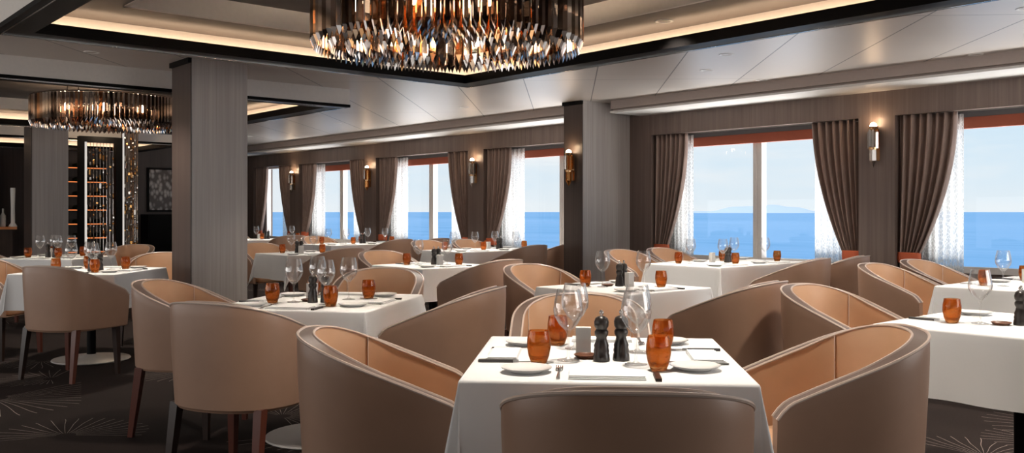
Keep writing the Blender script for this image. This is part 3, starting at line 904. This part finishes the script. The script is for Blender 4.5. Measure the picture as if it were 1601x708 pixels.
DG = 45                                # most tables stand on the diagonal, square to this heading
A_ = rdy(.315, 3.13); B_ = rdy(-1.06, 5.08); C_ = rdy(-3.56, 7.72); D_ = rdy(-5.0, 10.0)
table('A', A_, 49 - 4.5 - 90, .86, .95, 'the nearest table')
table('B', B_, 49 - 11 - 90, .86, .98, 'the table beside the pale floor disc')
table('C', C_, 49 - 3 - 90, .86, .95, 'the table left of the tall column')
table('D', D_, 49 - 4 - 90, .86, .9, 'the far left table before the bar')
table('E', (5.26, 9.87), 0, .80, .80, 'the far table against the tall column')
table('F', (5.02, 6.90), 0, .80, .80, 'the middle table turned corner-on')
table('G', (4.50, 4.06), 0, .80, .80, 'the table behind the nearest one')
table('H', (7.45, 5.34), 0, 1.45, .86, 'the window table facing the island')
table('I', (4.32, 1.55), 0, .90, .90, 'the right-hand table with black legs', (-.36, .36))
table('J', (6.90, 2.33), 0, 1.50, .84, 'the rightmost window table')
table('K', (7.60, 9.28), 0, 1.40, .84, 'the window table left of the pillar')
table('L', (7.50, 12.3), 0, 1.40, .84, 'the small far window table')
table('M', (7.50, 15.4), 0, 1.40, .84, 'the farthest window table')

for k in ('A', 'B', 'C'):
    for s_ in range(4): full_setting(k, s_, True)
for s_ in (0, 1, 2, 3): full_setting('D', s_, False)
for k in 'EFG':
    for s_ in (0, 2): full_setting(k, s_, k != 'E')
for s_ in (0, 2): full_setting('I', s_)
for k in 'HJ':
    for s_ in (0, 2):
        for dx in (-.36, .34): full_setting(k, s_, k == 'J' and dx < 0, dx)
for k in 'KL':
    for s_ in (0, 2):
        for dx in (-.36, .34): full_setting(k, s_, False, dx)
for dx in (-.36, .34): full_setting('M', 0, False, dx)
for k, (mx, my) in dict(A=(.02, -.10), B=(.02, -.10), C=(.08, -.1), D=(.0, -.1), E=(-.04, .0), F=(.08, .05), G=(.06, .06), H=(.0, 0), I=(.0, .0), J=(.1, 0), K=(.25, 0), L=(.1, 0), M=(0, 0)).items():
    put(k, 'mill', mx - .03, my); put(k, 'mill', mx + .036, my + .02)
    put(k, 'card', *((mx - .02, my - .08) if k in 'EFGI' else (mx - .09, my + .13)))
    if k in 'ABGI': put(k, 'dish', mx - .08, my + .06)
build_items()

# ------------------------------------------------------------------ chairs in place
cchair(.285, 2.30, 4, 'tub chair in front of the nearest table, its dark back to us')
cchair(-.415, 3.09, 88, 'tub chair on the left of the nearest table, tan inside showing')
cchair(1.09, 3.13, -90, 'tub chair on the right of the nearest table, tall rim curving away')
cchair(.31, 4.18, 184, 'tub chair facing us across the nearest table')
cchair(-1.25, 4.25, 23, 'tub chair with its back to us in front of the pale floor disc')
cchair(-1.86, 5.28, 98, 'tub chair at the left end of the table beside the floor disc')
cchair(-.92, 6.22, 186, 'tub chair facing us behind the table beside the floor disc')
cchair(-.34, 4.89, -74, 'tub chair with its back turned right of the table beside the floor disc')
cchair(-3.35, 6.92, 20, 'tub chair with its back to us before the table left of the column')
cchair(-4.45, 7.9, 98, 'tub chair cut by the left edge of the photo')
cchair(-3.40, 8.72, 180, 'tub chair behind the table left of the tall column')
cchair(-5.85, 10.1, 95, 'far tub chair at the left end of the table before the bar')
cchair(-4.6, 10.85, 190, 'far tub chair behind the table before the bar')
chair((5.20, 10.72), -90, 'tub chair beyond the far table against the tall column')
chair((5.20, 9.00), 99, 'tub chair with its back to us at the far table against the tall column')
chair((5.12, 7.76), -90, 'tub chair facing us at the far left side of the middle table')
chair((4.93, 6.02), 99, 'tub chair with its back to us right of the middle table')
chair((4.62, 4.92), -90, 'tub chair facing us at the far side of the table behind the nearest one')
chair((4.50, 3.20), 99, 'tub chair with its back to us right of the nearest table, further back')
chair((7.15, 6.28), -90, 'tub chair beside the wood pillar at the window table facing the island')
chair((7.82, 6.28), -90, 'tub chair by the tied curtain at the window table facing the island')
chair((7.08, 4.40), 99, 'tub chair with its back to us at the window table facing the island')
chair((7.76, 4.40), 99, 'tub chair next to the pier at the window table facing the island')
chair((4.47, 2.48), -90, 'tub chair facing us at the right-hand table with black legs')
chair((6.70, 3.24), -90, 'tub chair under the right sconce at the rightmost window table, nearer of two')
chair((7.50, 3.30), -90, 'tub chair by the window at the rightmost window table, farther of two')
chair((7.36, 8.30), 99, 'tub chair with its back to us at the window table left of the pillar')
chair((8.22, 8.47), 90, 'tub chair half hidden by the wood pillar at the window table behind it')
chair((7.45, 10.2), -90, 'tub chair facing us at the window table left of the pillar, inner of two')
chair((8.15, 10.2), -90, 'tub chair facing us at the window table left of the pillar, by the glass')
chair((7.50, 11.35), 99, 'tub chair with its back to us at the small far window table')
chair((8.18, 11.35), 99, 'tub chair by the glass with its back to us at the small far window table')
chair((7.40, 13.25), -90, 'tub chair facing us at the small far window table')
chair((7.40, 14.45), 90, 'tub chair with its back to us at the farthest window table')
chair((7.30, 16.35), -90, 'tub chair facing us at the farthest window table')

# ------------------------------------------------------------------ far left: wine display, bead screens, bar
ws = link('bead_screen', None, None, (4.5, 15.0, 0)); tag(ws, 'tall black framed screen of hanging amber and clear beads', 'screen')
fb = MB(); fb.box(-.32, -.24, -.06, .06, 0, 2.42); fb.box(.22, .32, -.06, .06, 0, 2.42); fb.box(-.24, .22, -.06, .06, 2.33, 2.42); fb.box(-.24, .22, -.06, .06, 0, .08)
link('frame', fb.mesh('frame', M['black']), ws)
def beads(w_, n_, z0, z1, seed):
    r_ = random.Random(seed); mb = MB()
    for i in range(n_):
        x = -w_ / 2 + w_ * (i + .5) / n_
        mb.tube([(x, 0, z0), (x, 0, z1)], .0035, 4)
        z = z0 + r_.random() * .1
        while z < z1 - .1:
            h = r_.choice((.03, .05, .09)); prism(mb, x, r_.uniform(-.01, .01), r_.choice((.010, .014, .019)), z + .01, z + h, .012, .012, 4, r_.random())
            z += h + r_.choice((.03, .06, .14, .25))
    return mb
tag(link('bead_curtain', beads(.44, 9, .1, 2.33, 3).mesh('bead_curtain', M['crystal_warm']), ws), 'strings of amber and clear beads', None, None, 'stuff')
M['strip'] = emit('cool_edge_light', (1, .93, .85), .7)
tag(link('edge_light', MB().box(-.245, -.215, -.07, -.062, .1, 2.33).mesh('edge_light', M['strip']), ws), 'bright vertical edge light')
w2 = link('bead_column', None, None, (4.97, 15.0, 0)); tag(w2, 'narrow column of crystal beads right of the black framed screen', 'screen')
tag(link('bead_curtain', beads(.22, 7, .05, 2.52, 5).mesh('bead_curtain', M['crystal_warm']), w2), 'dense strings of beads', None, None, 'stuff')
link('rail', MB().box(-.13, .13, -.05, .05, 2.52, ZC).mesh('rail', M['black']), w2)
link('back_panel', MB().box(-.13, .13, .05, .08, 0, 2.52).mesh('back_panel', M['wood_dark']), w2)
tag(link('edge_light', MB().box(-.14, -.115, -.03, -.02, .05, 2.5).mesh('edge_light', M['strip']), w2), 'bright vertical edge light')
ld = bpy.data.lights.new('bead_fill_light', 'POINT'); ld.energy = 14; ld.color = (1, .75, .5); ld.shadow_soft_size = .08  # fill lamp added to brighten the dark bead screen
link('bead_fill_light', ld, ws, (.1, -.5, 2.5))
rk = link('wine_rack', None, None, (4.55, 16.6, 0)); tag(rk, 'open wine rack of lit shelves behind the bead screen', 'wine rack')
fb = MB(); fb.box(-.55, .55, .28, .32, 0, 2.3); fb.box(-.57, -.53, -.02, .32, 0, 2.3); fb.box(.53, .57, -.02, .32, 0, 2.3); fb.box(-.57, .57, -.02, .32, 2.3, 2.34)
link('carcass', fb.mesh('carcass', M['wood_dark']), rk)
M['amber_led'] = emit('amber_shelf_light', (1, .28, .08), 1.1)
b_ = MB(); b_.lathe([(0, 0), (.036, 0), (.038, .01), (.038, .17), (.014, .215), (.013, .28), (0, .28)], 12)
BOT = b_.mesh('wine_bottle', plain('dark_bottle_glass', (.02, .03, .015), .1))
BOT_C = b_.mesh('spirit_bottle', plain('pale_bottle_glass', (.5, .5, .48), .1))
for k in range(7):
    z = .55 + k * .24
    sh = link('shelf', MB().box(-.53, .53, .0, .28, z, z + .02).mesh('shelf', M['wood_dark']), rk)
    tag(link('shelf_light', MB().box(-.53, .53, -.008, 0, z + .002, z + .016).mesh('shelf_light', M['amber_led']), sh), 'glowing amber shelf edge')
    for q in range(6):
        bo = link('wine_bottle', BOT, None, (4.55 - .44 + q * .175, 16.6 + .14, z + .021 + .038)); bo.rotation_euler = (pi / 2, 0, 0); bo.location.y += .13
        tag(bo, 'dark wine bottle lying in the lit rack behind the bead screen', 'bottle', 'bottles in the wine rack')
br = link('bar_counter', None, None, (3.05, 15.6, 0)); tag(br, 'dark bar counter with an orange-lit top at the far left', 'bar counter')
link('body', MB().box(-1.3, .35, 0, .6, 0, .98).mesh('body', M['wood_dark']), br)
M['bar_top'] = plain('orange_lit_bar_top', (.75, .30, .12), .25)  # orange light on the counter put into its base colour
link('counter_top', MB().box(-1.35, .4, -.05, .65, .98, 1.02).mesh('counter_top', M['bar_top']), br)
for k, (x, y) in enumerate(((3.34, 15.9), (3.30, 15.75), (3.25, 15.85), (3.20, 15.7))):
    tag(link('bottle', BOT_C if k % 2 else BOT, None, (x, y, 1.02)), ('pale' if k % 2 else 'dark') + ' bottle standing on the bar at the far left', 'bottle', 'bottles on the bar')
vs = MB(); vs.lathe([(0, 0), (.06, 0), (.055, .02), (.03, .06), (.028, .30), (.036, .58), (.033, .60), (.024, .56), (0, .55)], 20)
tag(link('tall_vase', vs.mesh('tall_vase', M['card']), None, (3.43, 15.72, 1.02)), 'tall pale slender vase on the end of the bar at the far left', 'vase')
downlight(2.15, 5.9, ZC + .1, 'small downlight at the upper left inside the main coffer', 0)
structure('trim_12', MB().box(3.55, 3.85, 18.7, 18.9, 0, 2.3), M['wood_column'], 'grey pilaster on the end wall behind the bar', 'pilaster')
art = link('wall_panel', None, None, (6.95, YE - .01, 1.7)); tag(art, 'mirror-like panel of pale crystal pattern on the dark end wall', 'wall art')
link('frame', MB().box(-.38, .38, -.03, 0, -.45, .45).mesh('frame', M['black']), art)
m, n = new_mat('crystal_pattern'); v = n.add('ShaderNodeTexVoronoi'); n.put(v, Vector=n.mapped(n.obj(), (14, 1, 9)), Scale=1)
b = n.bsdf(Base_Color=n.ramp(v.outputs[0], [(.2, (.55, .5, .46)), (.6, (.10, .08, .07))]), Roughness=.25); n.out(b.outputs[0])
link('patterned_face', MB().box(-.34, .34, -.04, -.03, -.41, .41).mesh('patterned_face', m), art)
cs = link('sideboard', None, None, (6.95, YE - .25, 0)); tag(cs, 'black sideboard below the crystal pattern panel', 'sideboard')
link('body', MB().box(-.5, .5, -.2, .24, .08, 1.2).mesh('body', M['black']), cs)
for q in (-.245, .245): link('door', MB().box(q - .235, q + .235, -.215, -.2, .1, 1.15).mesh('door', M['black']), cs)

# ------------------------------------------------------------------ downlights: above each table, the visible ones, then extras added for fill
for key in tables:
    t = tables[key]; x, y = t['xy']
    if key == 'G': x += .42
    z = ZC
    for i, c_ in enumerate(COFFERS):
        if c_[0] < x < c_[1] and c_[2] < y < c_[3]:
            inn = c_[0] + .62 < x < c_[1] - .62 and c_[2] + .62 < y < c_[3] - .62
            z = ZC + (.1 if inn else -.035)
    for dx in ((0,) if t['sx'] < 1.2 else (-.35,)):
        downlight(min(x + dx, 8.05), y, z, 'recessed ceiling downlight above ' + t['desc'])
for px, py, lab in ((1135, 85, 'small ceiling downlight nearest the black coffer frame'), (1190, 125, 'small ceiling downlight near the cornice'), (1525, 85, 'small ceiling downlight at the far right by the cornice')):
    d = FPX * (ZC - EYE) / (331 - py); x, y = rdy((px - 800) / FPX * d, d)
    downlight(x, y, ZC, lab, 9 if x < 7.5 else 0, 85)
downlight(5.75, 1.75, ZC, 'added fill downlight outside the coffer near the right-hand table', 5, 110)  # extra lamp added to light nearby chair backs
downlight(5.75, 5.2, ZC, 'added fill downlight outside the coffer near the island window', 11, 110)  # another lamp added as fill over the middle chairs
